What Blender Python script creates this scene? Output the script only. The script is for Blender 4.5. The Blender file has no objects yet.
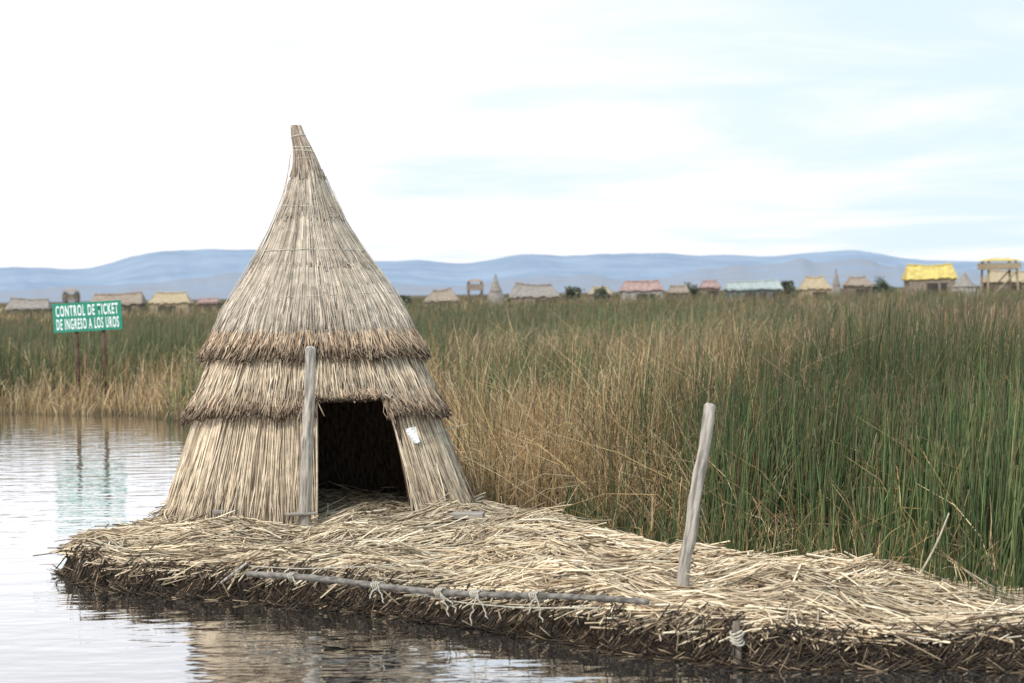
import bpy, math, random
import numpy as np
from mathutils import Vector, Matrix
rng=np.random.default_rng(7); random.seed(7)
C=bpy.context.scene.collection
F=1024*70/36.0; CZ=2.1
pit=math.atan(48.5/F); rol=math.radians(1.0)
fw=Vector((0,math.cos(pit),-math.sin(pit))); u0=Vector((0,math.sin(pit),math.cos(pit))); r0=Vector((1,0,0))
rt=r0*math.cos(rol)-u0*math.sin(rol); up=u0*math.cos(rol)+r0*math.sin(rol)
cam=bpy.data.cameras.new('camera'); co=bpy.data.objects.new('camera',cam); C.objects.link(co)
M=Matrix((rt,up,-fw)).transposed().to_4x4(); M.translation=Vector((0,0,CZ)); co.matrix_world=M
cam.lens=70; cam.sensor_width=36; cam.clip_start=.1; cam.clip_end=30000
cam.dof.use_dof=True; cam.dof.focus_distance=16; cam.dof.aperture_fstop=3.0
bpy.context.scene.camera=co
def ray(px,py): return fw+rt*((px-512)/F)+up*((341.5-py)/F)
def P(px,py,Y):
    d=ray(px,py); return Vector((0,0,CZ))+d*(Y/d.y)
def G(px,py,z):
    d=ray(px,py); return Vector((0,0,CZ))+d*((z-CZ)/d.z)
# ---------- noise
_T=rng.random((256,256))
def vn(x,y):
    x=np.asarray(x,float);y=np.asarray(y,float)
    xi=np.floor(x).astype(int);yi=np.floor(y).astype(int);fx=x-xi;fy=y-yi
    fx=fx*fx*(3-2*fx);fy=fy*fy*(3-2*fy)
    a=_T[xi&255,yi&255];b=_T[(xi+1)&255,yi&255];c=_T[xi&255,(yi+1)&255];d=_T[(xi+1)&255,(yi+1)&255]
    return (a*(1-fx)+b*fx)*(1-fy)+(c*(1-fx)+d*fx)*fy
def fbm(x,y,o=4):
    s=0;a=.5;t=0
    for i in range(o):
        s=s+a*vn(x*2**i+17*i,y*2**i+31*i);t+=a;a*=.5
    return s/t
# ---------- materials
def mat(name,col,rough=.8,var=.35,scale=6,bump=.3,metal=0,stretch=(1,1,1),col2=None,spec=.3,bd=.02):
    m=bpy.data.materials.new(name);m.use_nodes=True;n=m.node_tree.nodes;l=m.node_tree.links
    b=n['Principled BSDF'];b.inputs['Roughness'].default_value=rough;b.inputs['Metallic'].default_value=metal
    b.inputs['Specular IOR Level'].default_value=spec
    tc=n.new('ShaderNodeTexCoord');mp=n.new('ShaderNodeMapping');mp.inputs['Scale'].default_value=stretch
    l.new(tc.outputs['Object'],mp.inputs[0])
    no=n.new('ShaderNodeTexNoise');no.inputs['Scale'].default_value=scale;no.inputs['Detail'].default_value=6
    l.new(mp.outputs[0],no.inputs['Vector'])
    cr=n.new('ShaderNodeValToRGB');c2=col2 or tuple(c*(1-var) for c in col);c1=tuple(min(1,c*(1+var*.6)) for c in col)
    cr.color_ramp.elements[0].position=.35;cr.color_ramp.elements[1].position=.65
    cr.color_ramp.elements[0].color=(*c2,1);cr.color_ramp.elements[1].color=(*c1,1)
    l.new(no.outputs['Fac'],cr.inputs[0]);l.new(cr.outputs[0],b.inputs['Base Color'])
    if bump:
        bp=n.new('ShaderNodeBump');bp.inputs['Strength'].default_value=bump;bp.inputs['Distance'].default_value=bd
        l.new(no.outputs['Fac'],bp.inputs['Height']);l.new(bp.outputs[0],b.inputs['Normal'])
    return m
def attr_mat(name,rough=.65,trans=0.0,spec=.25):
    m=bpy.data.materials.new(name);m.use_nodes=True;n=m.node_tree.nodes;l=m.node_tree.links
    b=n['Principled BSDF'];b.inputs['Roughness'].default_value=rough;b.inputs['Specular IOR Level'].default_value=spec
    a=n.new('ShaderNodeAttribute');a.attribute_name='col'
    tc=n.new('ShaderNodeTexCoord');no=n.new('ShaderNodeTexNoise');no.inputs['Scale'].default_value=14;no.inputs['Detail'].default_value=3
    l.new(tc.outputs['Object'],no.inputs['Vector'])
    mr=n.new('ShaderNodeMapRange');mr.inputs[1].default_value=.3;mr.inputs[2].default_value=.7;mr.inputs[3].default_value=.75;mr.inputs[4].default_value=1.2
    l.new(no.outputs['Fac'],mr.inputs[0])
    vm=n.new('ShaderNodeVectorMath');vm.operation='SCALE';l.new(a.outputs['Color'],vm.inputs[0]);l.new(mr.outputs[0],vm.inputs['Scale'])
    l.new(vm.outputs[0],b.inputs['Base Color'])
    if trans:
        tr=n.new('ShaderNodeBsdfTranslucent');l.new(vm.outputs[0],tr.inputs['Color'])
        mx=n.new('ShaderNodeMixShader');mx.inputs[0].default_value=trans
        l.new(b.outputs[0],mx.inputs[1]);l.new(tr.outputs[0],mx.inputs[2]);l.new(mx.outputs[0],n['Material Output'].inputs[0])
    return m
# ---------- object helpers
def tag(o,label=None,cat=None,group=None,kind=None):
    if label:o['label']=label
    if cat:o['category']=cat
    if group:o['group']=group
    if kind:o['kind']=kind
    return o
def empty(name,loc,label,cat,group=None,rz=0):
    o=bpy.data.objects.new(name,None);o.empty_display_size=.2;o.location=loc;o.rotation_euler=(0,0,rz);C.objects.link(o)
    return tag(o,label,cat,group)
def link(name,me,m,parent=None):
    o=bpy.data.objects.new(name,me);C.objects.link(o)
    if m:me.materials.append(m)
    if parent:
        o.parent=parent
    return o
def pyobj(name,v,f,m,parent=None,smooth=False):
    me=bpy.data.meshes.new(name);me.from_pydata([tuple(a) for a in v],[],f);me.update()
    if smooth: me.polygons.foreach_set('use_smooth',[True]*len(me.polygons))
    return link(name,me,m,parent)
def quadmesh(name,V,Q,col=None,smooth=False):
    me=bpy.data.meshes.new(name);V=np.asarray(V,np.float32);Q=np.asarray(Q,np.int32)
    me.vertices.add(len(V));me.vertices.foreach_set('co',V.ravel())
    me.loops.add(Q.size);me.loops.foreach_set('vertex_index',Q.ravel())
    me.polygons.add(len(Q));me.polygons.foreach_set('loop_start',np.arange(0,Q.size,4,dtype=np.int32))
    me.polygons.foreach_set('loop_total',np.full(len(Q),4,np.int32))
    if smooth: me.polygons.foreach_set('use_smooth',np.ones(len(Q),bool))
    me.update(calc_edges=True)
    if col is not None:
        a=me.color_attributes.new('col','FLOAT_COLOR','POINT')
        c=np.ones((len(V),4),np.float32);c[:,:3]=col;a.data.foreach_set('color',c.ravel())
    return me
def stalks(pts,rad,col,S=3,ribbon=False):
    """pts (N,K,3) rad (N,K) or (N,) col (N,3)/(N,K,3)"""
    pts=np.asarray(pts,float);N,K,_=pts.shape
    rad=np.asarray(rad,float)
    if rad.ndim==1:rad=np.repeat(rad[:,None],K,1)
    col=np.asarray(col,float)
    if col.ndim==2:col=np.repeat(col[:,None,:],K,1)
    d=pts[:,-1]-pts[:,0];d/=np.linalg.norm(d,axis=1,keepdims=True)+1e-9
    ref=rng.normal(size=(N,3))
    a=np.cross(d,ref);a/=np.linalg.norm(a,axis=1,keepdims=True)+1e-9;b=np.cross(d,a)
    if ribbon:
        V=np.stack([pts-a[:,None]*rad[...,None],pts+a[:,None]*rad[...,None]],2);S=2
    else:
        ph=np.arange(S)*2*np.pi/S
        ring=a[:,None,:]*np.cos(ph)[None,:,None]+b[:,None,:]*np.sin(ph)[None,:,None]
        V=pts[:,:,None,:]+ring[:,None]*rad[...,None,None]
    cc=np.repeat(col[:,:,None,:],S,2).reshape(-1,3)
    base=(np.arange(N)*K*S)[:,None,None]+(np.arange(K-1)*S)[None,:,None]
    if ribbon:
        i=base+np.zeros((1,1,1),int);Q=np.stack([i,i+1,i+S+1,i+S],-1).reshape(-1,4)
    else:
        j=np.arange(S)[None,None,:];jn=(j+1)%S
        Q=np.stack([base+j,base+jn,base+S+jn,base+S+j],-1).reshape(-1,4)
    return V.reshape(-1,3),Q,cc
def merge(L):
    V=[];Q=[];c=[];o=0
    for a,b,d in L:
        V.append(a);Q.append(b+o);c.append(d);o+=len(a)
    return np.concatenate(V),np.concatenate(Q),np.concatenate(c)
def stalkobj(name,L,m,parent=None):
    V,Q,c=merge(L)
    return link(name,quadmesh(name,V,Q,c),m,parent)
def tube(points,radii,S=10,closed=False,caps=True,rough=0):
    """parallel-frame tube -> verts, faces"""
    pts=[Vector(p) for p in points];n=len(pts)
    if not hasattr(radii,'__len__'):radii=[radii]*n
    V=[];Fc=[];ref=None
    for i,p in enumerate(pts):
        if closed:t=(pts[(i+1)%n]-pts[i-1]).normalized()
        else:t=(pts[min(i+1,n-1)]-pts[max(i-1,0)]).normalized()
        if ref is None:
            ref=t.orthogonal().normalized()
        ref=(ref-t*ref.dot(t)).normalized();b=t.cross(ref)
        for k in range(S):
            a=2*math.pi*k/S;rr=radii[i]*(1+random.uniform(-rough,rough))
            V.append(p+(ref*math.cos(a)+b*math.sin(a))*rr)
    m=n if closed else n-1
    for i in range(m):
        for k in range(S):
            A=i*S;B=((i+1)%n)*S
            Fc.append((A+k,A+(k+1)%S,B+(k+1)%S,B+k))
    if caps and not closed:
        Fc.append(tuple(range(S))[::-1]);Fc.append(tuple(range((n-1)*S,n*S)))
    return V,Fc
def join(L):
    V=[];Fc=[]
    for v,f in L:
        o=len(V);V+=list(v);Fc+=[tuple(i+o for i in q) for q in f]
    return V,Fc
def boxv(x0,x1,y0,y1,z0,z1):
    v=[(x0,y0,z0),(x1,y0,z0),(x1,y1,z0),(x0,y1,z0),(x0,y0,z1),(x1,y0,z1),(x1,y1,z1),(x0,y1,z1)]
    return v,[(0,3,2,1),(4,5,6,7),(0,1,5,4),(1,2,6,5),(2,3,7,6),(3,0,4,7)]
# ---------- world & sun
W=bpy.data.worlds.new("World");bpy.context.scene.world=W;W.use_nodes=True
n=W.node_tree.nodes;l=W.node_tree.links;bg=n['Background'];bg.inputs['Strength'].default_value=.1
el=math.radians(50);az=math.radians(-150)
sky=n.new('ShaderNodeTexSky');sky.sky_type='NISHITA';sky.sun_disc=False;sky.sun_elevation=el;sky.sun_rotation=az
tc=n.new('ShaderNodeTexCoord');sp=n.new('ShaderNodeSeparateXYZ');l.new(tc.outputs['Generated'],sp.inputs[0])
def mth(op,a,b=None,c=None):
    q=n.new('ShaderNodeMath');q.operation=op
    for i,v in enumerate((a,b,c)):
        if v is None:continue
        if isinstance(v,(int,float)):q.inputs[i].default_value=v
        else:l.new(v,q.inputs[i])
    return q.outputs[0]
za=mth('ADD',mth('MAXIMUM',sp.outputs[2],0),.06)
cx=mth('DIVIDE',sp.outputs[0],za);cy=mth('DIVIDE',sp.outputs[1],za)
cb=n.new('ShaderNodeCombineXYZ');l.new(cx,cb.inputs[0]);l.new(cy,cb.inputs[1])
no=n.new('ShaderNodeTexNoise');no.inputs['Scale'].default_value=.65;no.inputs['Detail'].default_value=8;no.inputs['Roughness'].default_value=.58;no.inputs['Distortion'].default_value=.5
l.new(cb.outputs[0],no.inputs['Vector'])
fac=mth('SUBTRACT',no.outputs['Fac'],mth('ADD',mth('MULTIPLY',sp.outputs[0],.62),mth('MULTIPLY',sp.outputs[2],.5)))
mr=n.new('ShaderNodeMapRange');mr.interpolation_type='SMOOTHSTEP';mr.inputs[1].default_value=.2;mr.inputs[2].default_value=.54;mr.inputs[3].default_value=0.0;mr.inputs[4].default_value=1
l.new(fac,mr.inputs[0])
mx=n.new('ShaderNodeMix');mx.data_type='RGBA';l.new(mr.outputs[0],mx.inputs[0])
gm=n.new('ShaderNodeMix');gm.data_type='RGBA';gm.inputs[0].default_value=.9;l.new(sky.outputs[0],gm.inputs[6]);gm.inputs[7].default_value=(8.3,9.9,11.1,1)
l.new(gm.outputs[2],mx.inputs[6]);mx.inputs[7].default_value=(10.7,10.65,10.9,1)
zb=n.new('ShaderNodeVectorMath');zb.operation='SCALE';l.new(mx.outputs[2],zb.inputs[0])
l.new(mth('ADD',mth('MULTIPLY',mth('MINIMUM',mth('MAXIMUM',mth('SUBTRACT',sp.outputs[2],.15),0),.4),.8),1.0),zb.inputs['Scale'])
l.new(zb.outputs[0],bg.inputs['Color'])
sl=bpy.data.lights.new('sun','SUN');sl.energy=2.9;sl.angle=math.radians(8);sl.color=(1,.96,.9)
so=bpy.data.objects.new('sun',sl);C.objects.link(so)
sd=Vector((math.sin(az)*math.cos(el),math.cos(az)*math.cos(el),math.sin(el)))
so.rotation_euler=sd.to_track_quat('Z','Y').to_euler()
vs=bpy.context.scene.view_settings;vs.view_transform='Standard';vs.look='None';vs.exposure=0

# ---------- materials list
m_thatch=attr_mat('weathered_thatch',.75);m_straw=attr_mat('straw',.6);m_reed=attr_mat('reed',.6,.25)
m_peat=mat('peat',(.030,.022,.015),.45,.6,9,1.0,bd=.07)
m_marsh=mat('marsh',(.09,.07,.035),.95,.5,.4,.2)
m_wood=mat('weathered_wood',(.38,.34,.29),.85,.55,7,.9,stretch=(6,6,.7),bd=.018)
m_wood2=mat('old_board',(.30,.27,.235),.85,.4,7,.6,stretch=(.7,6,6),bd=.01)
m_stub=mat('wet_wood',(.16,.13,.10),.7,.5,9,.6,stretch=(6,6,.7),bd=.01)
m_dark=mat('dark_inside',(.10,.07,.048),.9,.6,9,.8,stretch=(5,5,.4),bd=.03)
m_rope=mat('rope',(.46,.42,.34),.85,.35,60,.5,bd=.004)
m_pole=mat('grey_pole',(.16,.145,.125),.32,.6,6,.4,stretch=(.6,5,5),bd=.008)
m_paper=mat('paper',(.8,.8,.8),.7,.1,12,.1)

# ---------- water: dark body with a strong grazing sheen
mw=bpy.data.materials.new('lake_water');mw.use_nodes=True;n=mw.node_tree.nodes;l=mw.node_tree.links;n.remove(n['Principled BSDF'])
df_=n.new('ShaderNodeBsdfDiffuse');df_.inputs[0].default_value=(.022,.024,.024,1)
gl=n.new('ShaderNodeBsdfGlossy');gl.inputs['Color'].default_value=(.97,.98,1,1);gl.inputs['Roughness'].default_value=.04
fr=n.new('ShaderNodeFresnel');fr.inputs['IOR'].default_value=1.33
ml=n.new('ShaderNodeMath');ml.operation='MULTIPLY_ADD';ml.use_clamp=True;ml.inputs[1].default_value=1.85;ml.inputs[2].default_value=.15
mxs=n.new('ShaderNodeMixShader');l.new(fr.outputs[0],ml.inputs[0]);l.new(ml.outputs[0],mxs.inputs[0]);l.new(df_.outputs[0],mxs.inputs[1]);l.new(gl.outputs[0],mxs.inputs[2]);l.new(mxs.outputs[0],n['Material Output'].inputs[0])
tc=n.new('ShaderNodeTexCoord')
def rip(scale,st,det,w):
    mp=n.new('ShaderNodeMapping');mp.inputs['Scale'].default_value=st;mp.inputs['Rotation'].default_value=(0,0,.12)
    l.new(tc.outputs['Object'],mp.inputs[0]);q=n.new('ShaderNodeTexNoise');q.inputs['Scale'].default_value=scale;q.inputs['Detail'].default_value=det
    l.new(mp.outputs[0],q.inputs['Vector']);k=n.new('ShaderNodeMath');k.operation='MULTIPLY';k.inputs[1].default_value=w;l.new(q.outputs['Fac'],k.inputs[0]);return k.outputs[0]
a=rip(1.9,(.8,1.6,1),2,.75);c=rip(6.5,(.7,1.4,1),2,.17)
ad=n.new('ShaderNodeMath');l.new(a,ad.inputs[0]);l.new(c,ad.inputs[1])
bp=n.new('ShaderNodeBump');bp.inputs['Strength'].default_value=1;bp.inputs['Distance'].default_value=.0165
l.new(ad.outputs[0],bp.inputs['Height'])
for q in (df_,gl,fr): l.new(bp.outputs[0],q.inputs['Normal'])
o=pyobj('water',[(-9000,-200,0),(9000,-200,0),(9000,16000,0),(-9000,16000,0)],[(0,1,2,3)],mw);tag(o,kind='structure')

# ---------- island
IF=[(56,571),(80,582),(110,590),(160,595),(230,599),(300,606),(370,615),(450,627),(520,637),(570,643),(620,655),(700,664),(780,669),(860,671),(940,670),(1024,668),(1150,664),(1300,660)]
cf=[];yf=[]
for px,py in IF:
    p=G(px,py,0);cf.append(p.x/p.y);yf.append(p.y)
cf=np.array(cf);yf=np.array(yf)
IB=[(50,15.7),(66,16.0),(90,16.6),(120,16.9),(150,17.3),(170,18.7),(200,19.3),(300,19.5),(440,19.4),(476,18.7),(500,17.9),(560,17.0),(600,15.9),(640,15.0),(700,14.5),(780,14.1),(860,13.7),(930,12.9),(1024,12.3),(1150,12.0),(1300,11.9)]
cb_=np.array([(a-512)/F for a,_ in IB]);yb=np.array([b for _,b in IB])
def edge(x): return .42*(fbm(x*2.0,x*.3+5,4)-.5)
def ISL(x,y):
    x=np.asarray(x,float);y=np.asarray(y,float);c=x/y
    df=y-np.interp(c,cf,yf)-edge(x);db=np.interp(c,cb_,yb)-y
    left=(c-(62-512)/F)*y+.25*(fbm(y*1.5,y*0+3,3)-.5)
    return c,df,db,left
def H(x,y):
    c,df,db,left=ISL(x,y);px=c*F+512
    a=np.interp(df,[-.5,-.15,0,.05,.12,.3,.6,1.2],[-.5,-.35,-.01,.08,.155,.175,.18,.19])
    a=np.where(a>0,a*np.interp(px,[60,260,420],[1.3,1.15,1.0])*(.66+.68*fbm(x*1.9+2,y*.6,3)),a)
    b=np.interp(db,[-.5,-.1,0,.3,.8,1.3],[-.5,-.3,0,.15,.21,.225])
    d=np.interp(left,[-.5,-.05,0,.06,.15,.8],[-.5,-.2,0,.14,.2,.235])
    h=np.minimum(np.minimum(a,b),d)
    mound=.11*np.exp(-((px-550)/80)**2)*np.clip(db,0,1)+.12*np.exp(-((px-800)/110)**2)*np.clip(np.minimum(df,db),0,.8)
    ins=np.clip(np.minimum(np.minimum(df-.05,db),left)/.35,0,1)
    return h+ins*(.28*(fbm(x*1.7,y*1.9,3)-.55)+mound*.8)+.03*(fbm(x*9,y*9,3)-.5)
nc,nr=520,96
cs=(np.linspace(40,1290,nc)-512)/F
tt=np.concatenate([np.linspace(-.1,.2,56),np.linspace(.205,1.12,40)])
YF=np.interp(cs,cf,yf);YB=np.interp(cs,cb_,yb)
Yg=YF[:,None]+(YB-YF)[:,None]*tt[None,:];Yg=np.where(tt[None,:]<0,YF[:,None]+tt[None,:]*4.0,Yg)
Xg=cs[:,None]*Yg;Zg=H(Xg,Yg)
db=.13*(fbm(Xg*7+3,Zg*14+Yg*3,3)-.5)
Vg=np.stack([Xg,Yg+db,Zg-.01],-1).reshape(-1,3)
ii=np.arange(nc-1)[:,None]*nr+np.arange(nr-1)[None,:]
Q=np.stack([ii,ii+nr,ii+nr+1,ii+1],-1).reshape(-1,4)
o=link('ground',quadmesh('ground',Vg,Q,None,True),m_peat);tag(o,kind='structure')

YC=17.8
# straw mat
PAL=np.array([(.66,.53,.36),(.51,.40,.27),(.375,.28,.18),(.78,.67,.49),(.225,.16,.10),(.11,.08,.052)])
def pick(N,w,pal=PAL):
    w=np.array(w,float);w/=w.sum();i=rng.choice(len(pal),N,p=w);return pal[i]*rng.uniform(.78,1.15,(N,1))
def matstalks(N,lo,hi,pxr,ang,spread,lift,w,rad=(.0035,.0075),dmin=.14,wild=.14,side=None,out_=.10,zmin=(.12,.19),slp=.07,tolm=.07,dk=1.0):
    px=rng.uniform(pxr[0],pxr[1],N*2);c=(px-512)/F
    f=np.interp(c,cf,yf);bk=np.interp(c,cb_,yb)
    y=f+(bk-f)*rng.random(N*2) if side is None else f+edge(c*f)+rng.uniform(side[0],side[1],N*2)
    x=c*y;cc,df,db,left=ISL(x,y);k=(df>dmin)&(db>0.0)&(left>.08);x=x[k][:N];y=y[k][:N];N=len(x)
    a=ang(x,y)+rng.normal(0,spread,N);wl=rng.random(N)<wild;a=np.where(wl,rng.uniform(0,2*np.pi,N),a)
    Ls=rng.uniform(lo,hi,N);K=5;t=np.linspace(-.5,.5,K);bend=rng.normal(0,.12,N)
    aa=a[:,None]+bend[:,None]*t*2
    X=x[:,None]+np.cos(aa)*t*Ls[:,None];Y=y[:,None]+np.sin(aa)*t*Ls[:,None]
    Hs=H(X,Y);z0=Hs[:,2];slope=rng.normal(0,slp,N)
    Z=np.maximum(Hs, z0[:,None]-.9*(t[None,:]*Ls[:,None])**2-0.02*abs(t[None,:]))
    Z=Z+lift[0]+(lift[1]-lift[0])*rng.random(N)[:,None]**2+slope[:,None]*t*Ls[:,None]
    Z=np.maximum(Z,rng.uniform(zmin[0],zmin[1],N)[:,None])
    _,df2,db2,l2=ISL(X[:,[0,-1]],Y[:,[0,-1]])
    tol=rng.exponential(tolm,N)
    k=(df2.min(1)>out_-tol)&(l2.min(1)>-.02-tol*.8)&(db2.min(1)>-.25)
    R=rng.uniform(*rad,N)
    cl=pick(N,w)*dk;big=.35+1.3*fbm(x*2.1+3,y*2.6+8,3);cl=cl*np.clip(big,.45,1.25)[:,None]
    return stalks(np.stack([X,Y,Z],-1)[k],R[k],cl[k])
def fieldang(x,y):
    px=x/y*F+512
    base=np.interp(px,[50,200,330,420,480,600,760,1000],[3.3,3.0,3.6,4.0,3.7,2.9,3.15,3.05])
    cell=vn(np.floor(x*1.8+.6*y)*13.7,np.floor(y*2.2)*7.3)
    return base+1.8*(fbm(x*.9+9,y*1.3,2)-.5)+1.5*(cell-.5)
L=[matstalks(9000,.2,.7,(50,1280),fieldang,.3,(0,.02),[1,2,3,.6,4,4]),
   matstalks(11500,.3,1.1,(50,1280),fieldang,.14,(.005,.035),[5,5,3,2.6,2.2,1.6]),
   matstalks(1800,.3,.9,(450,900),fieldang,.3,(.02,.05),[5,4,2,4,1,.3]),
   matstalks(900,.4,1.1,(60,1280),fieldang,.45,(.02,.06),[4,3,1,5,.5,.2],wild=.35,slp=.12),
   matstalks(2000,.4,.9,(220,520),lambda x,y:np.interp(x/y*F+512,[220,520],[-2.2,-2.5]),.2,(.01,.045),[5,4,2,4,1,.5],wild=.06,out_=.0,tolm=.08,zmin=(.08,.2)),
   matstalks(2800,.15,.5,(56,1280),lambda x,y:np.full(len(x),-1.7),.8,(.0,.02),[3,5,4,2,5,5],side=(.12,.5),out_=.04,zmin=(.06,.17),tolm=.08,dk=.82),
   matstalks(2600,.2,.8,(56,1280),lambda x,y:np.full(len(x),3.14),.25,(.0,.02),[2,4,4,2,5,5],side=(.12,.4),zmin=(.08,.17),tolm=.07,dk=.82)]
o=stalkobj('cut_reeds',L,m_straw);tag(o,'loose layer of cut dry reeds covering the floating island','cut reeds',kind='stuff')
DK=np.array([(.06,.042,.027),(.03,.021,.014),(.12,.085,.052),(.34,.25,.16)])
def bank(N,vert=False):
    px=rng.uniform(58,1280,N);c=(px-512)/F;y=np.interp(c,cf,yf)+rng.uniform(-.03,.16,N);x=c*y
    y=y+edge(x)
    L_=rng.uniform(.06,.3,N);K=4;t=np.linspace(-.5,.5,K)
    if vert:
        z=np.maximum(rng.uniform(.03,.15,N),0);L_*=.6
        X=x[:,None]+rng.normal(0,.8,N)[:,None]*t*L_[:,None];Y=(y-.03)[:,None]-.3*t*L_[:,None]
        Z=np.maximum(z[:,None]+t*L_[:,None],-.02)
    else:
        a=rng.normal(3.14,.4,N)
        X=x[:,None]+np.cos(a)[:,None]*t*L_[:,None]*.9
        Y=y[:,None]+np.sin(a)[:,None]*t*L_[:,None]*.4
        Z=np.maximum(H(X,Y),-.01)+rng.uniform(0,.02,N)[:,None]+rng.normal(0,.3,N)[:,None]*t*L_[:,None]
    i=rng.choice(4,N,p=[.35,.40,.17,.08])
    return stalks(np.stack([X,Y-.01,Z],-1),rng.uniform(.003,.006,N),DK[i]*rng.uniform(.7,1.2,(N,1)))
o=stalkobj('rotten_reeds',[bank(7000),bank(600,True)],m_straw);tag(o,'dark rotten reeds and roots hanging on the bank at the waterline','rotten reeds',kind='stuff')

# ---------- HUT
prof=[(128,292,300),(134,292,303),(142,294,307),(152,295,312),(165,295,317),(180,292,323),(195,288,329),(210,282,336),(230,274,346),(250,264,359),(270,252,374),(290,239,389),(310,227,402),(330,219,410),(350,215,415),(400,203,430),(420,199,436),(465,186,453),(512,174,469)]
pz=[];pxc=[];pw=[]
for py,a,b in prof:
    A=P(a,py,YC);B=P(b,py,YC);pz.append((A.z+B.z)/2);pxc.append((A.x+B.x)/2);pw.append((B.x-A.x)/2)
pz=np.array(pz)[::-1];pxc=np.array(pxc)[::-1];pw=np.array(pw)[::-1]
def ZP(py,x=318): return P(x,py,YC).z
base=Vector((float(np.interp(.3,pz,pxc)),YC,.18))
def surf(th,z,off=0):
    th=np.asarray(th,float);z=np.asarray(z,float)
    w=np.interp(z,pz,pw)+off;xc=np.interp(z,pz,pxc)
    e=np.interp(z,[.2,1.2,1.9],[3.0,2.6,2.0])
    c=np.cos(th);s=np.sin(th);r=1/(np.abs(c)**e+np.abs(s)**e)**(1/e)
    return np.stack([xc+w*r*c-base.x, .85*w*r*s, z-base.z+0*th],-1)
hut=empty('reed_hut',base,'tall conical thatched reed hut with a dark doorway standing on the floating island','hut')
Yfr=16.65
dzt=P(350,401,Yfr).z
def inside_door(p,mg=0):
    X=p[...,0]+base.x;Z=p[...,2]+base.z
    xl=P(316,450,Yfr).x;xt=P(385,402,Yfr).x;xb=P(408,508,Yfr).x;zb=.28
    xr=xb+(xt-xb)*np.clip((Z-zb)/(dzt-zb),0,1.1)
    return (p[...,1]<0)&(X>xl-mg)&(X<xr+mg)&(Z<dzt)
HP=np.array([(.62,.535,.43),(.53,.455,.36),(.43,.365,.285),(.72,.635,.52),(.24,.19,.145)])
def layer(py0,py1,N,o0,o1,rad,w,tipdark=1.0,lj=.03,K=6,jit=.008,drift=.02,warm=(1,1,1),door=0,arch=0,powo=1.0,tj=.02,clump=.05):
    th=rng.uniform(0,2*np.pi,N)
    z0=ZP(py0)+rng.uniform(-tj,tj,N);z1=ZP(py1)+rng.normal(0,lj,N)*.6+rng.uniform(-lj,lj,N)*.6
    z1=z1+clump*(fbm(th*6,th*0+py1,3)-.5)*1.6
    fr=np.clip(-np.sin(th),0,1);z1=z1+arch*fr**2
    if door==1:
        p=surf(th,z1,o1);X=p[:,0]+base.x
        m=(np.sin(th)<0)&(X>P(312,402,Yfr).x)&(X<P(387,402,Yfr).x)
        z1=np.where(m,dzt+rng.normal(0,.012,N)+.005,z1)
    t=np.linspace(0,1,K)
    z=z0[:,None]+(z1-z0)[:,None]*t
    off=o0+(o1-o0)*t[None,:]**powo+rng.uniform(0,jit,N)[:,None]+rng.normal(0,jit*.5,(N,K))*t[None,:]+(.03*(fbm(th*9+py0,th*0,3)-.5))[:,None]*t[None,:]
    thk=th[:,None]+rng.normal(0,drift,N)[:,None]*t
    p=surf(thk,z,off)
    col=np.repeat(pick(N,w,HP)[:,None,:],K,1)*np.array(warm)
    td=1+(tipdark-1)*np.clip((t-.55)/.45,0,1)  # darker tips: brown cut ends, plus fringe shade put into the colour
    col=col*td[None,:,None]
    col=col*(0.8+.4*fbm(th*9,z1*3+9,4))[:,None,None]
    keep=np.ones(N,bool)
    if door==2: keep=~inside_door(p).any(1)
    R=rng.uniform(rad[0],rad[1],N)
    return stalks(p[keep],R[keep],col[keep])
GW=[3,4,3,2.2,1.2]
grey=(.88,.87,.86);wm=(1.0,.94,.85);fb=(.93,.81,.70)
nth,nz=160,60
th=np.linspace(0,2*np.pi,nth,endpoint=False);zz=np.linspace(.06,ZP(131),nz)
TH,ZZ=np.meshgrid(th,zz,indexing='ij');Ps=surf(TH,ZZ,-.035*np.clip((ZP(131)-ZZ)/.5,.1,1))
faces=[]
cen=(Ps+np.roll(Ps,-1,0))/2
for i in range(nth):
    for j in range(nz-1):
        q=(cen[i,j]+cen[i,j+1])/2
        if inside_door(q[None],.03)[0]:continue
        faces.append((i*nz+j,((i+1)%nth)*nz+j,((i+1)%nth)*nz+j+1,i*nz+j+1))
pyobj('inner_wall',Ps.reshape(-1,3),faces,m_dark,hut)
stalkobj('thatch_wall',[layer(395,516,2700,.0,.015,(.005,.009),GW,.9,.03,door=2,warm=wm),
                        layer(395,516,1400,.01,.025,(.005,.009),[4,3,2,4,2],.9,.05,door=2,warm=wm,jit=.02,drift=.035),
                        layer(460,518,600,.015,.045,(.005,.008),GW,.7,.04,door=2,warm=wm,jit=.025,drift=.05)],m_thatch,hut)
o=stalkobj('thatch_tier',[layer(345,405,2400,.0,.035,(.005,.0085),GW,.75,.025,warm=wm,door=1,arch=.08),
                        layer(352,407,1200,.01,.065,(.005,.008),[3,3,3,4,2],.5,.045,warm=wm,door=1,arch=.08,jit=.025,powo=1.5,drift=.035),
                        layer(386,415,1800,.03,.09,(.005,.008),[1,2,4,1,4],.36,.035,warm=fb,door=1,arch=.08,jit=.03,drift=.03,clump=.06)],m_thatch,hut)
o['label']='lower skirt of thatch with a ragged brown fringe above the doorway'
o=stalkobj('thatch_tier',[layer(300,345,2300,.0,.03,(.005,.0085),GW,.7,.025,warm=grey),
                        layer(330,355,1700,.02,.08,(.005,.008),[1,2,4,1,4],.36,.035,warm=fb,jit=.03,drift=.045,clump=.06)],m_thatch,hut)
o['label']='upper skirt of thatch with a ragged brown fringe below the cone'
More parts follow.
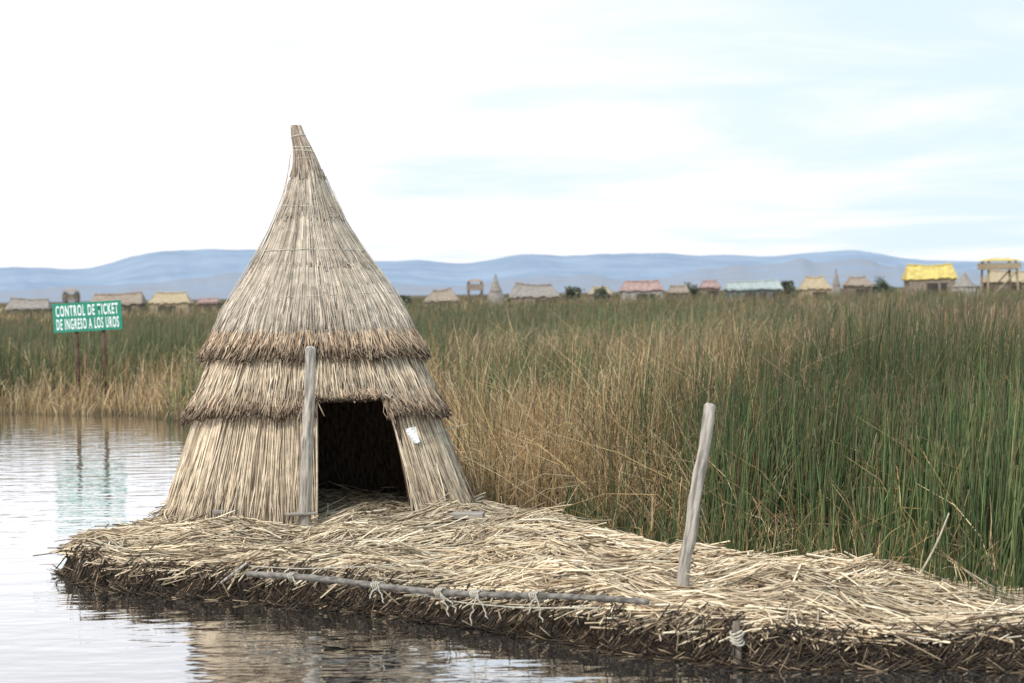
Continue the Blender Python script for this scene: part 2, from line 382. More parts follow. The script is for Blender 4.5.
stalkobj('thatch_cone',[layer(240,336,2500,.0,.02,(.005,.0085),GW,.85,.03,warm=grey,jit=.012),
                        layer(285,340,800,.01,.028,(.005,.008),[3,3,3,4,2],.75,.05,warm=grey,jit=.02,drift=.045),
                        layer(185,264,1800,.004,.018,(.005,.008),GW,.82,.04,warm=grey,jit=.008,drift=.035,powo=2),
                        layer(160,216,1000,.003,.016,(.004,.007),GW,.82,.035,warm=grey,jit=.008,drift=.06,powo=2),
                        layer(180,325,45,.025,.04,(.003,.005),[3,3,3,5,1],.8,.2,warm=grey,jit=.03,drift=.12,tj=.25)],m_thatch,hut)
stalkobj('thatch_peak',[layer(128,178,420,.0,.010,(.004,.007),[2,3,4,1,4],.8,.02,warm=(.83,.78,.75),jit=.006,drift=.2,tj=.03,clump=.02)],m_thatch,hut)
def ring(py,off,r,tilt=0,ph=0,nseg=90):
    v=[]
    for k in range(nseg):
        a=2*math.pi*k/nseg;v.append(surf(a,ZP(py)+tilt*math.sin(a+ph)+random.uniform(-.004,.004),off))
    return tube(v,r,5,closed=True)
for py,off,r,t in ((136,.012,.006,.01),(146,.013,.006,-.012),(152,.014,.006,.014),(159,.014,.005,-.01),(206,.024,.006,.015),(252,.030,.007,-.02),(296,.030,.005,.02)):
    v,f=ring(py,off,r,t,random.random()*6);pyobj('rope_binding',v,f,m_rope,hut)
for th0,th1,pa,pb in ((-1.9,-1.1,168,252),(-1.0,-1.5,160,236)):
    pts=[surf(th0+(th1-th0)*k/20,ZP(pa)+(ZP(pb)-ZP(pa))*k/20,.035) for k in range(21)]
    v,f=tube(pts,.0035,4);pyobj('twine',v,f,m_rope,hut)
def fronty(x,z):
    ths=np.linspace(-math.pi,0,600);p=surf(ths,np.full(600,z),.04);i=np.argmin(abs(p[:,0]+base.x-x));return float(p[i,1])
xl=P(316,450,Yfr).x-base.x;xt=P(385,402,Yfr).x-base.x;xb=P(408,508,Yfr).x-base.x
fy=fronty(base.x+.3,.7)+.17
zt_=dzt-base.z
v,f=join([tube([(xl-.04,fy,-.05),(xl-.035,fy+.02,zt_-.03)],.022,8),tube([(xb+.045,fy,-.05),(xt+.045,fy+.06,zt_-.06)],.022,8),tube([(xl-.03,fy+.14,zt_+.07),(xt+.02,fy+.14,zt_+.07)],.022,8)])
pyobj('door_frame',v,f,m_dark,hut)
pc=P(411,438,16.75);y=fronty(pc.x,pc.z)-.02
n_=6;v=[];f=[]
for j in range(n_):
    for i in range(n_):
        a=(i/(n_-1)-.5)*.09;b_=(j/(n_-1)-.5)*.14
        ca,sa=math.cos(.25),math.sin(.25)
        v.append((pc.x-base.x+a*ca-b_*sa,y+.012*math.sin(i*1.3+j)+.06*a,pc.z-base.z+a*sa+b_*ca))
for j in range(n_-1):
    for i in range(n_-1):f.append((j*n_+i,j*n_+i+1,(j+1)*n_+i+1,(j+1)*n_+i))
o=pyobj('paper_notice',v,f,m_paper,hut);o['label']='small white paper pinned to the thatch right of the doorway'
pts=[(P(x_,y_,16.7)-base) for x_,y_ in ((415,447),(430,440),(450,436),(466,432))]
pts=[(p.x,fronty(p.x+base.x,p.z+base.z)-.03,p.z) for p in pts];v,f=tube(pts,.004,4);pyobj('twine',v,f,m_rope,hut)

# ---------- poles and boards
def woodpole(name,p0,p1,r0_,r1_,m,label,cat,S=14,n_=16,wob=.006,roundtop=True,group=None):
    p0=Vector(p0);p1=Vector(p1);d=(p1-p0);Ln=d.length
    pts=[];rs=[]
    for k in range(n_+1):
        t=k/n_;pts.append(Vector((random.uniform(-wob,wob),random.uniform(-wob,wob),Ln*t)));rs.append(r0_+(r1_-r0_)*t+random.uniform(-.05,.05)*r0_)
    if roundtop:
        pts+= [Vector((0,0,Ln+r1_*.35)),Vector((0,0,Ln+r1_*.5))];rs+=[r1_*.75,r1_*.3]
    v,f=tube(pts,rs,S,rough=.08)
    o=pyobj(name,v,f,m,None,True);o.location=p0;o.rotation_euler=d.to_track_quat('Z','Y').to_euler()
    return tag(o,label,cat,group)
pb=P(303,511,16.4)
woodpole('wooden_post',(pb.x,16.4,.12),P(311,349,16.5),.051,.045,m_wood,'upright weathered grey pole standing at the left side of the hut doorway','post')
q=G(681,590,.24)
woodpole('wooden_post',(q.x-.035,q.y,q.z-.2),P(710,406,q.y),.042,.036,m_wood,'bare wooden stake leaning right in the reeds at the front of the island','post')
def board(px0,px1,py,z,th_,dy,rz,label):
    a=G(px0,py,z);b=G(px1,py,z);w=(b.x-a.x)
    v,f=boxv(-w/2,w/2,-dy/2,dy/2,0,th_)
    o=pyobj('wooden_board',v,f,m_wood2);o.location=((a.x+b.x)/2,(a.y+b.y)/2,z);o.rotation_euler=(0,0,rz)
    bv=o.modifiers.new('b','BEVEL');bv.width=.006;bv.segments=2
    return tag(o,label,'board')
board(214,266,513,.28,.035,.14,.03,'short grey board lying along the left foot of the hut')
board(452,484,518,.28,.045,.16,-.1,'short grey board lying at the right foot of the hut')
board(286,316,515,.30,.02,.1,.5,'small flat wooden chip at the foot of the doorway post')
# long pole along front edge
A=G(248,574,.25);B=G(648,603,.31)
pts=[];rs=[]
nseg=60
def sag(t): return -.015*math.sin(math.pi*t)+.012*math.sin(9*t)
for k in range(nseg+1):
    t=k/nseg;p=A.lerp(B,t);p.z+= sag(t);pts.append(p-A);r=.021-.004*t
    for kn in (.18,.36,.55,.74,.9):
        r+=.006*math.exp(-((t-kn)/.008)**2)
    rs.append(r)
v,f=tube(pts,rs,12);o=pyobj('mooring_pole',v,f,m_pole,None,True);o.location=A;tag(o,'long grey horizontal pole lying along the front edge of the island','pole')
def lashing(px,label,turns=4,hang=((0.05,.12),),w=.05):
    t=(px-248)/400;p=A.lerp(B,t);p.z+=sag(t)
    d=(B-A).normalized();u=Vector((0,0,1));s=d.cross(u).normalized()
    pts=[]
    for k in range(turns*12+1):
        a=2*math.pi*k/12;pts.append(d*((k/(turns*12)-.5)*w+.006*math.sin(k*2.1))+(u*math.cos(a)+s*math.sin(a))*.027)
    L=[tube(pts,.005,6)]
    for dx,ln in hang:
        pp=[Vector((0,-.030,0))]
        for k in range(1,9):
            q_=k/8;pp.append(Vector((dx*math.sin(q_*1.5)+random.uniform(-.01,.01),-.04-.03*q_,-ln*q_)))
        L.append(tube(pp,.0045,5))
    v,f=join(L);o=pyobj('rope_lashing',v,f,m_rope,None,True);o.location=p;tag(o,label,'rope')
lashing(300,'thin rope turns near the left end of the horizontal pole',3,((.02,.04),),.05)
lashing(392,'pale rope wound round the middle of the horizontal pole',4,((-.05,.07),(.03,.1)),.07)
lashing(456,'rope with a looped end hanging below the horizontal pole',4,((.1,.12),(.05,.14)),.06)
lashing(492,'thick rope knot with long hanging strands on the horizontal pole',5,((-.04,.18),(.06,.14)),.07)
lashing(548,'rope knot with a frayed tail, closest to the right end of the pole',4,((.03,.15),(-.05,.1)),.06)
def cord(name,pix,r,label,m=m_rope,cat='rope'):
    ps=[G(a,b,z) for a,b,z in pix];out=[]
    for i in range(len(ps)-1):
        for k in range(6):
            out.append(ps[i].lerp(ps[i+1],k/6))
    out.append(ps[-1]);o0=out[0].copy()
    for _ in range(2):
        out=[out[0]]+[(out[i-1]+out[i]*2+out[i+1])/4 for i in range(1,len(out)-1)]+[out[-1]]
    v,f=tube([p-o0 for p in out],r,6);o=pyobj(name,v,f,m,None,True);o.location=o0;return tag(o,label,cat)
cord('twine_line',[(250,566,.29),(300,569,.31),(360,567,.33),(420,562,.34),(470,556,.35)],.004,'thin pale twine stretched over the reeds behind the horizontal pole')
cord('twine_line',[(330,582,.25),(400,590,.23),(455,602,.2),(520,608,.21),(600,608,.28)],.0045,'slack thin cord drooping just under the horizontal pole')
m_stick=mat('dry_stick',(.5,.43,.32),.8,.3,12,.3)
cord('thin_stick',[(212,590,.05),(230,576,.18),(247,563,.27)],.011,'short grey stick leaning on the bank left of the horizontal pole',m_wood,'stick')
q=G(735,664,.0)
sk=empty('rope_stake',(q.x,q.y-.10,.02),'short stake with a pale rope coiled round it at the water edge','stake')
v,f=tube([(0,0,-.2),(.004,0,.0),(0,.004,.18),(0,0,.235)],[.026,.026,.024,.02],10);pyobj('stake',v,f,m_stub,sk,True)
pts=[]
for k in range(61):
    a=2*math.pi*k/12;pts.append(((.034+.007*math.sin(k*.7))*math.cos(a),(.034)*math.sin(a),.10+.08*k/60+.008*math.sin(k*1.1)))
v,f=tube(pts,.0065,6);pyobj('rope_coil',v,f,m_rope,sk,True)
def blade(p0,p1,bow,r,label):
    p0=Vector(p0);p1=Vector(p1);pts=[];rs=[]
    for k in range(15):
        t=k/14;p=p0.lerp(p1,t)-p0;p.x+=bow*math.sin(math.pi*t);pts.append(p);rs.append(r*(1-.5*t))
    v,f=tube(pts,rs,6);o=pyobj('dry_stalk',v,f,m_stick,None,True);o.location=p0;tag(o,label,'stalk')
q=G(910,580,.26);blade((q.x,q.y,.2),P(949,513,q.y),.02,.009,'pale thin dry stalk arching up right from the reed mat at the right side')
q=G(1003,587,.26);blade((q.x,q.y,.22),P(965,570,q.y-.1),.0,.009,'short pale stalk sticking up toward the left near the right edge')
q=G(738,552,.26);blade((q.x,q.y,.2),P(790,543,q.y),.0,.006,'thin pale stalk lying nearly level behind the leaning stake')

# ---------- marsh ground and reeds
RF=[(-700,44),(0,37.3),(130,35.5),(185,33),(225,29),(300,25),(430,21.0),(478,19.3),(500,18.4),(560,17.3),(600,16.3),(640,15.4),(700,14.8),(780,14.4),(860,13.9),(930,13.1),(1024,12.5),(1150,12.2),(1800,12.0)]
rc=np.array([(a-512)/F for a,_ in RF]);ry=np.array([b for _,b in RF])
cs=np.linspace(-1.0,1.0,200);vv=[];ff=[]
for i,c_ in enumerate(cs):
    y0=float(np.interp(c_,rc,ry))+.5
    for y_,z_ in ((y0,-.05),(y0+.4,.05),(60,.07),(400,.1),(5200,.1)): vv.append((c_*y_,y_,z_))
for i in range(len(cs)-1):
    for j in range(4): a=i*5+j;ff.append((a,a+5,a+6,a+1))
o=pyobj('marsh_ground',vv,ff,m_marsh);tag(o,kind='structure')
GP=np.array([(.080,.122,.046),(.115,.160,.062),(.058,.092,.040),(.145,.175,.072)])
TP=np.array([(.60,.43,.21),(.48,.32,.15),(.68,.55,.34),(.36,.23,.11)])
BP=np.array([(.25,.17,.11),(.175,.12,.08),(.32,.215,.14)])
def reeds(N,y0,y1,rad,pxr=(-160,1230),S=3,ribbon=False,K=5,plume=0,ax=.08,sh=1.0):
    u=rng.random(N);y=np.sqrt(y0*y0+u*(y1*y1-y0*y0));c=(rng.uniform(pxr[0],pxr[1],N)-512)/F
    fy=np.interp(c,rc,ry)+.5*(fbm(c*110,c*0+2,3)-.5)*2
    k=y>fy
    if plume==2: k=(y>fy-.9)&(y<fy+.3)
    if plume==3: k=(y>fy)&(y<fy+3)
    y=y[k];c=c[k];fy=fy[k];x=c*y;N=len(y);px=c*F+512;d=np.maximum(y-fy,0)
    nz=fbm(x*.25,y*.25,3);nz2=fbm(x*.05+40,y*.03+7,3);nz3=fbm(x*.9+4,y*.9,2);nz4=fbm(x*.55+20,y*.4+3,3)
    g=np.where(px>450, np.interp(px,[440,520,600,680,780,1024],[.34,.22,.38,.68,.90,.98])*np.interp(y,[12,20,28,42],[1,1,.85,.42]), np.interp(y,[30,38,46,60],[.12,.22,.45,.5]))
    band=np.interp(px,[0,100,160,420,460,640,720,1024],[.25,.35,.7,.75,.7,.55,.1,-.05])*np.interp(y,[42,58,90,115],[0,1,1,0])
    g=g+band-np.where(y>105,.15,0)
    g=np.clip(g+(nz-.5)*1.5+(nz2-.5)*1.7+(nz4-.5)*1.5,.03,.96)
    t_=rng.random(N);isg=t_<g
    r2=rng.random(N);brn=(~isg)&(r2<np.interp(y,[15,30,60,200],[.2,.5,.65,.55])*np.interp(px,[0,300,700,1024],[.5,.8,1,1.3]))
    if plume==1: isg[:]=False;brn[:]=False
    if plume==2: isg[:]=rng.random(N)<.75
    if plume==3: isg[:]=True;brn[:]=False
    col=np.where(isg[:,None],GP[rng.integers(0,4,N)],np.where(brn[:,None],BP[rng.integers(0,3,N)],TP[rng.integers(0,4,N)]))*rng.uniform(.65,1.25,(N,1))
    col=col*(.45+1.1*fbm(x*.4+11,y*.3+2,3))[:,None]
    if plume==3: col=col*1.35
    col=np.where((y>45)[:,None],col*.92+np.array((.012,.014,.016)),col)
    h=np.where(px>450,np.interp(px,[450,560,680,790,1000],[1.2,1.2,1.36,1.6,1.74]),1.45)
    h=np.where(y>24,np.where(px>450,1.28,1.42),h);h=np.where((px>450)&(y>35),np.interp(y,[35,70,130,160],[1.28,1.6,1.8,1.9]),h)
    h=np.where((px<450)&(y>110),1.6,h)
    h=np.where((px<450)&(y<60),np.interp(d,[0,1,3,7,12],[.75,.95,1.1,1.35,1.42]),h)
    fl=np.interp(y,[20,60],[1,.35])
    h=h*(1+(.55*(nz-.5)+.36*(nz3-.5))*fl)
    h=np.where(isg,h*rng.uniform(.7,1.12,N)**np.where(y>60,.4,1),h*rng.uniform(.45,1.0,N)**np.where(y>60,.6,1))
    if plume==1: h=h*rng.uniform(1.05,1.5,N)
    if plume==2: h=rng.uniform(.2,.5,N)
    else: h=h*np.interp(d,[0,.5],[.7,1])
    h=h*sh
    gold=(~isg)&(y<26)
    lean=np.where(isg,rng.normal(0,.12,N),rng.normal(0,.26,N)*np.where(gold,1.5,1));az_=rng.uniform(0,2*np.pi,N)
    cur=np.where(isg,rng.uniform(0,.14,N),rng.uniform(0,.5,N)*np.where(gold,1.3,1))
    t=np.linspace(0,1,K)
    hor=(lean[:,None]*t+cur[:,None]*t**2.5)*h[:,None]
    bro=(~isg)&(rng.random(N)<.25)
    zz=h[:,None]*(t-.35*cur[:,None]*t**3)
    zz=np.where(bro[:,None]&(t>.6)[None,:],zz-1.3*h[:,None]*(t-.6),zz);hor=np.where(bro[:,None]&(t>.6)[None,:],hor+.5*h[:,None]*(t-.6),hor)
    X=x[:,None]+np.cos(az_)[:,None]*hor+ax*h[:,None]*t;Y=y[:,None]+np.sin(az_)[:,None]*hor
    R=rng.uniform(rad[0],rad[1],N)[:,None]*np.interp(t,[0,.6,1],[1,.85,.35])[None,:]*np.where(isg,1,.8)[:,None]
    cc=np.repeat(col[:,None,:],K,1)
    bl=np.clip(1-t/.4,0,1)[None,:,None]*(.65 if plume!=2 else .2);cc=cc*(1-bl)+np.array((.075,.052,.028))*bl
    tipf=np.where(y<26,.33,.5)
    tp=(np.clip((t-.7)/.3,0,1)[None,:]*(isg&(rng.random(N)<tipf))[:,None])[...,None];cc=cc*(1-tp)+np.array((.25,.17,.10))*tp
    return stalks(np.stack([X,Y,zz-.02+(.15 if plume==2 else 0)],-1),R,cc,S,ribbon)
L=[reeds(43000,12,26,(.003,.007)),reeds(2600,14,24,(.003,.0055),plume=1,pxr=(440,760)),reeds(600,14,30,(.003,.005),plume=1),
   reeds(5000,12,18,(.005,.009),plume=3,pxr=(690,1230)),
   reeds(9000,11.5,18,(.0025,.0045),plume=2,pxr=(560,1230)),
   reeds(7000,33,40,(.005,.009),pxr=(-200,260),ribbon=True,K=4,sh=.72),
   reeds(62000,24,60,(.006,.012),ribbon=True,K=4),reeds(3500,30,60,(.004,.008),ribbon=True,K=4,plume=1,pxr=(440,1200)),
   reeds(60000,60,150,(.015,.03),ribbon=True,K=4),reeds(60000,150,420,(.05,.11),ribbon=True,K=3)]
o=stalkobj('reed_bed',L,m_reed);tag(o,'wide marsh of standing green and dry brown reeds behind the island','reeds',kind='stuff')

# ---------- sign
SY=38.8
bl=P(54,333,SY);br=P(122.5,329,SY);tl=P(54,304,SY)
sg=empty('sign',(P(88,333,SY).x,SY,0),'green notice board with white lettering on two posts in the reeds','sign')
m_green=mat('sign_green',(.02,.24,.15),.5,.15,8,.05);m_white=mat('sign_white',(.85,.88,.87),.5,.05,8,0)
wd=br.x-bl.x;hh=(tl-bl).length;ang=math.atan2(br.z-bl.z,br.x-bl.x)
def onboard(v,dy):
    ca,sa=math.cos(ang),math.sin(ang)
    return [(bl.x-sg.location.x+x*ca-z*sa,y+dy,bl.z+x*sa+z*ca) for x,y,z in v]
v,f=boxv(0,wd,0,.03,0,hh);pyobj('board',onboard(v,0),f,m_green,sg)
for txt,z0_,hgt in (('CONTROL DE TICKET',hh*.54,hh*.38),('DE INGRESO A LOS UROS',hh*.08,hh*.38)):
    cu=bpy.data.curves.new('t','FONT');cu.body=txt;cu.size=1;cu.offset=.018;cu.extrude=0;cu.space_character=1.22
    to=bpy.data.objects.new('t',cu);C.objects.link(to);bpy.context.view_layer.update()
    me=bpy.data.meshes.new_from_object(to.evaluated_get(bpy.context.evaluated_depsgraph_get()))
    vs_=np.array([v.co[:] for v in me.vertices]);mn=vs_.min(0);mxx=vs_.max(0)
    vv=[((a[0]-mn[0])/(mxx[0]-mn[0])*(wd*.91)+wd*.045,0,(a[1]-mn[1])/(mxx[1]-mn[1])*hgt+z0_) for a in vs_]
    vv=onboard(vv,-.006)
    for i,a in enumerate(vv): me.vertices[i].co=a
    me.materials.clear();bpy.data.objects.remove(to);link('lettering',me,m_white,sg)
m_post=mat('dark_post',(.10,.06,.04),.8,.4,9,.3)
for px,pyt in ((75,309),(102,307)):
    p=P(px,pyt,SY)
    v,f=tube([(p.x-sg.location.x,.075,-.5),(p.x-sg.location.x+.01,.075,p.z*.5),(p.x-sg.location.x,.075,p.z)],.042,8);pyobj('post',v,f,m_post,sg,True)

# ---------- hills
hp=[(-900,268),(-500,258),(-200,262),(0,269),(40,266),(80,271),(110,263),(150,253),(210,248),(260,250),(320,258),(380,262),(410,259),(440,262),(470,267),(500,257),(515,253),(560,256),(620,253),(700,254),(760,257),(800,256),(830,249),(870,251),(900,259),(960,262),(1024,262),(1200,252),(1500,262),(2000,258)]
def hills(dist,prof_,name,m,depth,seed,amp,nb,rg=.55):
    nc=900;nr=nb
    pxs=np.linspace(prof_[0][0],prof_[-1][0],nc)
    py=np.interp(pxs,[a for a,_ in prof_],[b for _,b in prof_])
    py=np.convolve(np.pad(py,8,'edge'),np.ones(17)/17,'valid')
    hor=293-(pxs-512)*math.tan(rol)
    top=(hor-py)*dist/F+CZ
    top=top*(1+amp*(fbm(pxs*.03+seed,pxs*0+seed,5)-.5))
    V=[];t=np.linspace(0,1,nr)
    for i in range(nc):
        c_=(pxs[i]-512)/F
        y=dist-depth*(1-t)
        prof_t=t**1.3
        rid=fbm(pxs[i]*.035+seed+t*2.2,t*1.6+seed,4)-.5
        z=top[i]*(prof_t*(1+rg*rid*(1-t)))
        for k in range(nr): V.append((c_*y[k],y[k],float(z[k])-2*(k==0)))
        V.append((c_*(dist+600),dist+600,-5))
    nr+=1;ii=np.arange(nc-1)[:,None]*nr+np.arange(nr-1)[None,:]
    Q=np.stack([ii,ii+nr,ii+nr+1,ii+1],-1).reshape(-1,4)
    o=link(name,quadmesh(name,V,Q,None,True),m);tag(o,kind='structure')
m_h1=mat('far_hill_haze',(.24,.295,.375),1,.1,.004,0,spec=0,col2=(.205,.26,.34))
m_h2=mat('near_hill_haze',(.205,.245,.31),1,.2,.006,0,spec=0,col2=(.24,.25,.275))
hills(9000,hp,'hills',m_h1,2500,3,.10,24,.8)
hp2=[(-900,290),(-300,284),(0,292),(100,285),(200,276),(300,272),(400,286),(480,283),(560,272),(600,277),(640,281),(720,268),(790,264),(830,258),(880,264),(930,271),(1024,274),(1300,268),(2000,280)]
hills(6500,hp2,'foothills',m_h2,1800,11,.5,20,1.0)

# ---------- village
m_th1=mat('grey_thatch',(.27,.24,.21),.95,.4,5,.5,stretch=(4,1,1));m_th2=mat('brown_thatch',(.29,.235,.185),.95,.4,5,.5,stretch=(4,1,1))  # far thatch tones greyed, distance haze mixed into the colour
m_th3=mat('golden_thatch',(.40,.32,.21),.95,.3,5,.5,stretch=(4,1,1));m_yel=mat('yellow_roof',(.56,.44,.14),.75,.25,3,.2)
m_red=mat('red_roof',(.33,.225,.20),.8,.3,3,.2);m_tin=mat('tin_roof',(.32,.36,.34),.6,.2,2,.2,stretch=(6,1,1))
m_wh=mat('pale_wall',(.36,.33,.30),.8,.4,3,.1);m_blue=mat('grey_green_wall',(.15,.17,.17),.8,.3,3,.1);m_brn=mat('brown_wall',(.20,.16,.12),.9,.4,4,.2)
m_drk=mat('dark_opening',(.07,.06,.052),.9,.3,3,0)
def house(px0,px1,pyt,pye,Y,roofm,wallm,label,hip=0.0,rz=0,group='houses on the far floating islands',dep=None,win=1,door=.5):
    k=Y/F;cxp=(px0+px1)/2;w=(px1-px0)*k;zt=P(cxp,pyt,Y).z;ze=P(cxp,pye,Y).z;x=P(cxp,pye,Y).x
    dep=dep or max(2.2,w*.6)
    e=empty('village_house',(x,Y,0),label,'house',group,rz)
    ww=w*.9/2;dd=dep*.9/2
    v,f=boxv(-ww,ww,-dd,dd,0,ze+.02);
    a=len(v);v=list(v)
    if hip<.05:
        s=(zt-ze)*.88
        v+=[(-ww,0,ze+s),(ww,0,ze+s)];f=[q for q in f if q!=(4,5,6,7)]+[(4,7,8),(5,9,6)]
    pyobj('wall',v,f,wallm,e)
    nx,ns=16,5;V=[];Fq=[];hw=w/2;sg_=random.uniform(-.18,.18)
    def rid(u): return (zt-ze)*(sg_*u-.16*(1-u*u)*random.uniform(.3,1))
    rd=[rid(i/nx*2-1) for i in range(nx+1)]
    for side in (-1,1):
        o_=len(V)
        for i in range(nx+1):
            for j in range(ns+1):
                t=j/ns;u=i/nx*2-1
                xx=u*(hw*(1-hip*t));yy=side*(dep/2)*(1-t);z=ze+(zt-ze)*t+rd[i]*t
                if j==0: z+=random.uniform(-.14,.03)
                z+=-.08*math.sin(math.pi*t)+random.uniform(-.04,.04)*(j<ns)
                V.append((xx,yy,z))
        for i in range(nx):
            for j in range(ns):
                a=o_+i*(ns+1)+j;Fq.append((a,a+ns+1,a+ns+2,a+1) if side<0 else (a+1,a+ns+2,a+ns+1,a))
    if hip>=.05:
        n1=ns+1;o2=(nx+1)*n1
        Fq.append((0,ns,o2));Fq.append((nx*n1,o2+nx*n1,nx*n1+ns))
    r=pyobj('roof',V,Fq,roofm,e)
    sm=r.modifiers.new('s','SOLIDIFY');sm.thickness=.1
    v,f=tube([((i/nx*2-1)*hw*(1-hip),0,zt+rd[i]+.02) for i in range(0,nx+1,2)],.08,6);pyobj('ridge',v,f,roofm,r)
    dw=min(.45,w*.12);dx=(door-.5)*w*.7
    v,f=boxv(dx-dw,dx+dw,-dd-.04,-dd-.003,.1,max(1.0,ze*.85));pyobj('door',v,f,m_drk,e)
    for q in range(win):
        wx=dx+(q+1)*w*.22
        if wx<ww-.3:
            v,f=boxv(wx-.25,wx+.25,-dd-.04,-dd-.003,ze*.55,ze*.85);pyobj('window',v,f,m_drk,e)
    return e
def conehut(px0,px1,pyt,Y,roofm,label,skirt=.5,group='pointed thatch huts on the far islands'):
    k=Y/F;cxp=(px0+px1)/2;w=(px1-px0)*k/2;zt=P(cxp,pyt,Y).z;x=P(cxp,pyt,Y).x
    e=empty('cone_hut',(x,Y,0),label,'hut',group)
    zs=[(0,.92),(.25,.9),(.42,.86)];S=20
    def lathe(pr):
        V=[];Fq=[]
        for z,r in pr:
            for s in range(S):
                a=2*math.pi*s/S;rr=r*w*(1+random.uniform(-.04,.04));V.append((rr*math.cos(a),rr*math.sin(a),z*zt))
        for i in range(len(pr)-1):
            for s in range(S):Fq.append((i*S+s,i*S+(s+1)%S,(i+1)*S+(s+1)%S,(i+1)*S+s))
        Fq.append(tuple(range((len(pr)-1)*S,len(pr)*S)));return V,Fq
    v,f=lathe(zs);pyobj('wall',v,f,m_th1,e)
    v,f=lathe([(.36,1.02),(.5,.86),(.62,.62),(.63,.7),(.78,.36),(.9,.16),(1.0,.05)]);pyobj('roof',v,f,roofm,e)
    v,f=boxv(-w*.25,w*.25,-w*.96,-w*.8,.1,zt*.3);pyobj('door',v,f,m_drk,e)
def tower(px0,px1,pyt,pyp,Y,roofm,label,railm,legm):
    k=Y/F;cxp=(px0+px1)/2;w=(px1-px0)*k/2;zt=P(cxp,pyt,Y).z;zp=P(cxp,pyp,Y).z;x=P(cxp,pyt,Y).x
    e=empty('lookout_tower',(x,Y,0),label,'tower','lookout towers on the far islands')
    for sx in (-1,1):
        for sy in (-1,1):
            v,f=tube([(sx*w*.85,sy*w*.85,0),(sx*w*.7,sy*w*.7,zt-.15)],.09,6);pyobj('leg',v,f,legm,e)
    for sy in (-1,1):
        v,f=tube([(-w*.82,sy*w*.85,.8),(w*.76,sy*w*.85,zp-.2)],.06,6);pyobj('brace',v,f,legm,e)
    v,f=boxv(-w*.95,w*.95,-w*.95,w*.95,zp-.12,zp);pyobj('platform',v,f,railm,e)
    rh=(zt-zp)*.5
    v,f=join([boxv(-w*.9,w*.9,-w*.92,-w*.86,zp+.02,zp+rh),boxv(-w*.9,w*.9,w*.86,w*.92,zp+.02,zp+rh),boxv(-w*.93,-w*.905,-w*.9,w*.9,zp+.02,zp+rh),boxv(w*.905,w*.93,-w*.9,w*.9,zp+.02,zp+rh)]);pyobj('railing',v,f,railm,e)
    V=[(-w,-w,zt-.25),(w,-w,zt-.25),(w,w,zt-.25),(-w,w,zt-.25),(-w*.5,0,zt),(w*.5,0,zt)]
    pyobj('roof',V,[(0,1,5,4),(2,3,4,5),(0,4,3),(1,2,5),(3,2,1,0)],roofm,e)
house(8,52,299,308,150,m_th1,m_brn,'low grey thatched house at the far left edge of the marsh',.15,win=2)
tower(63,79,289,299,155,m_th2,'small brown lookout tower rising directly above the sign',m_brn,m_brn)
house(92,145,293.5,303,150,m_th2,m_brn,'long brown thatched roof just right of and above the green sign',.1,win=2)
house(150,192,292.5,302,148,m_th3,m_th3,'golden thatched gabled house left of the big reed hut',.3,door=.3)
house(198,220,299,302,152,m_red,m_brn,'tiny low reddish-roofed hut nearest to the left side of the big reed hut',.1,win=0)
house(424,460,289.5,300,150,m_th2,m_th2,'squat dark brown thatched house right of the big reed hut',.5)
tower(466,484,279,289,158,m_th2,'wooden lookout tower beside a dark pointed hut in the centre distance',m_th2,m_brn)
conehut(486,505,274,152,m_th1,'dark narrow pointed hut right beside the centre lookout tower')
house(508,560,284,296,148,m_th1,m_th2,'wide grey-brown thatched house in the centre, its ridge sloping away',.3,win=2,door=.7)
house(588,612,287,293,172,m_th3,m_th2,'very small straw roof between the bushes in the middle distance',.4,win=0)
house(619,664,281,290,170,m_red,m_wh,'red-roofed house with pale walls in the middle of the far village',.25,win=2)
house(668,689,286,292,165,m_th2,m_brn,'small brown-roofed shed just right of the red-roofed pale-walled house',.2,win=0)
house(699,720,281,287,185,m_red,m_brn,'small reddish roofed house just left of the tin-roofed building',.35,win=1)
house(724,781,281,288.5,160,m_tin,m_blue,'long building with a pale green tin roof and dark walls',.1,win=2,door=.4)
house(799,830,276.5,288,158,m_th3,m_th3,'golden thatched house right of the tin-roofed building',.45)
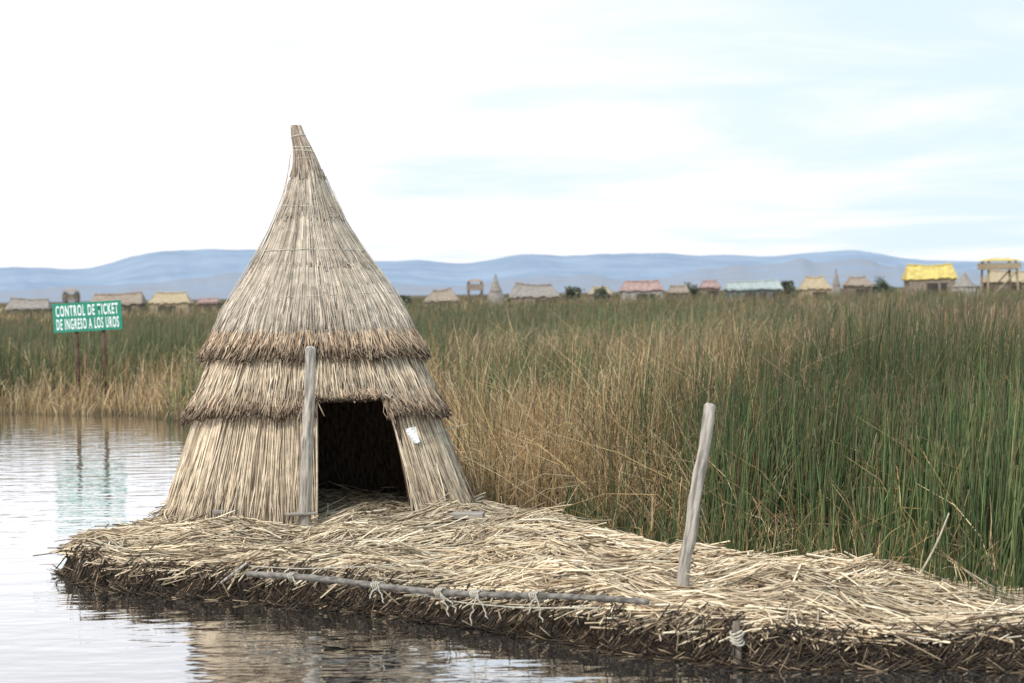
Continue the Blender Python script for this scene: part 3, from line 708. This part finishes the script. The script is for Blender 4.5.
conehut(830,842,268,156,m_th1,'dark slender pointed hut touching the golden thatched house on the right')
house(844,871,277,285,160,m_th2,m_brn,'low brown thatched house between the slender pointed hut and the yellow roof',.4)
house(904,955,264.5,278,162,m_yel,m_th2,'house with a bright yellow roof on the right side of the village',.12,win=2)
conehut(947,982,272,156,m_th1,'wide brown pointed hut just right of the bright yellow roof')
tower(980,1018,258,268,160,m_yel,'tall yellow lookout tower with railings at the far right',m_th3,m_th3)
house(984,1040,271,281,168,m_th3,m_brn,'brown thatched house behind the yellow lookout tower at the right edge',.2)
m_leaf=attr_mat('leaf',.7,.2)
def shrub(px,pyt,Y,wpx,label):
    k=Y/F;zt=P(px,pyt,Y).z;x=P(px,pyt,Y).x;w=wpx*k/2
    e=empty('shrub',(x,Y,0),label,'shrub','shrubs among the far houses')
    v,f=join([tube([(0,0,0),(.05,0,zt*.4),(random.uniform(-.2,.2),0,zt*.8)],[.1,.07,.03],6),tube([(0,0,zt*.3),(w*.5,0,zt*.7)],[.06,.02],5),tube([(0,0,zt*.3),(-w*.5,0,zt*.75)],[.06,.02],5)]);pyobj('trunk',v,f,m_brn,e)
    N=600;cl=rng.normal(size=(9,3))*np.array([w*.45,w*.35,zt*.16])+np.array([0,0,zt*.62])
    c=cl[rng.integers(0,9,N)]+rng.normal(size=(N,3))*np.array([w*.22,w*.22,zt*.10]);c[:,2]=np.clip(c[:,2],.3,zt)
    d=rng.normal(size=(N,3))*.16
    col=np.array((.13,.14,.10))*rng.uniform(.6,1.6,(N,1))
    stalkobj('crown',[stalks(np.stack([c-d/2,c+d/2],1),np.full(N,.07),col,ribbon=True)],m_leaf,e)
shrub(574,288,158,16,'low dark shrub right of the wide central thatched house')
shrub(602,287,164,24,'wider bush left of the red-roofed pale-walled house')
shrub(407,296,160,22,'dark bush emerging from behind the right slope of the big reed hut')
shrub(690,283,190,18,'small bush left of the reddish roofed house')
shrub(885,277,185,24,'spreading bush just left of the bright yellow roof')
shrub(787,282,175,12,'little bush between the tin roof and the golden thatched house')
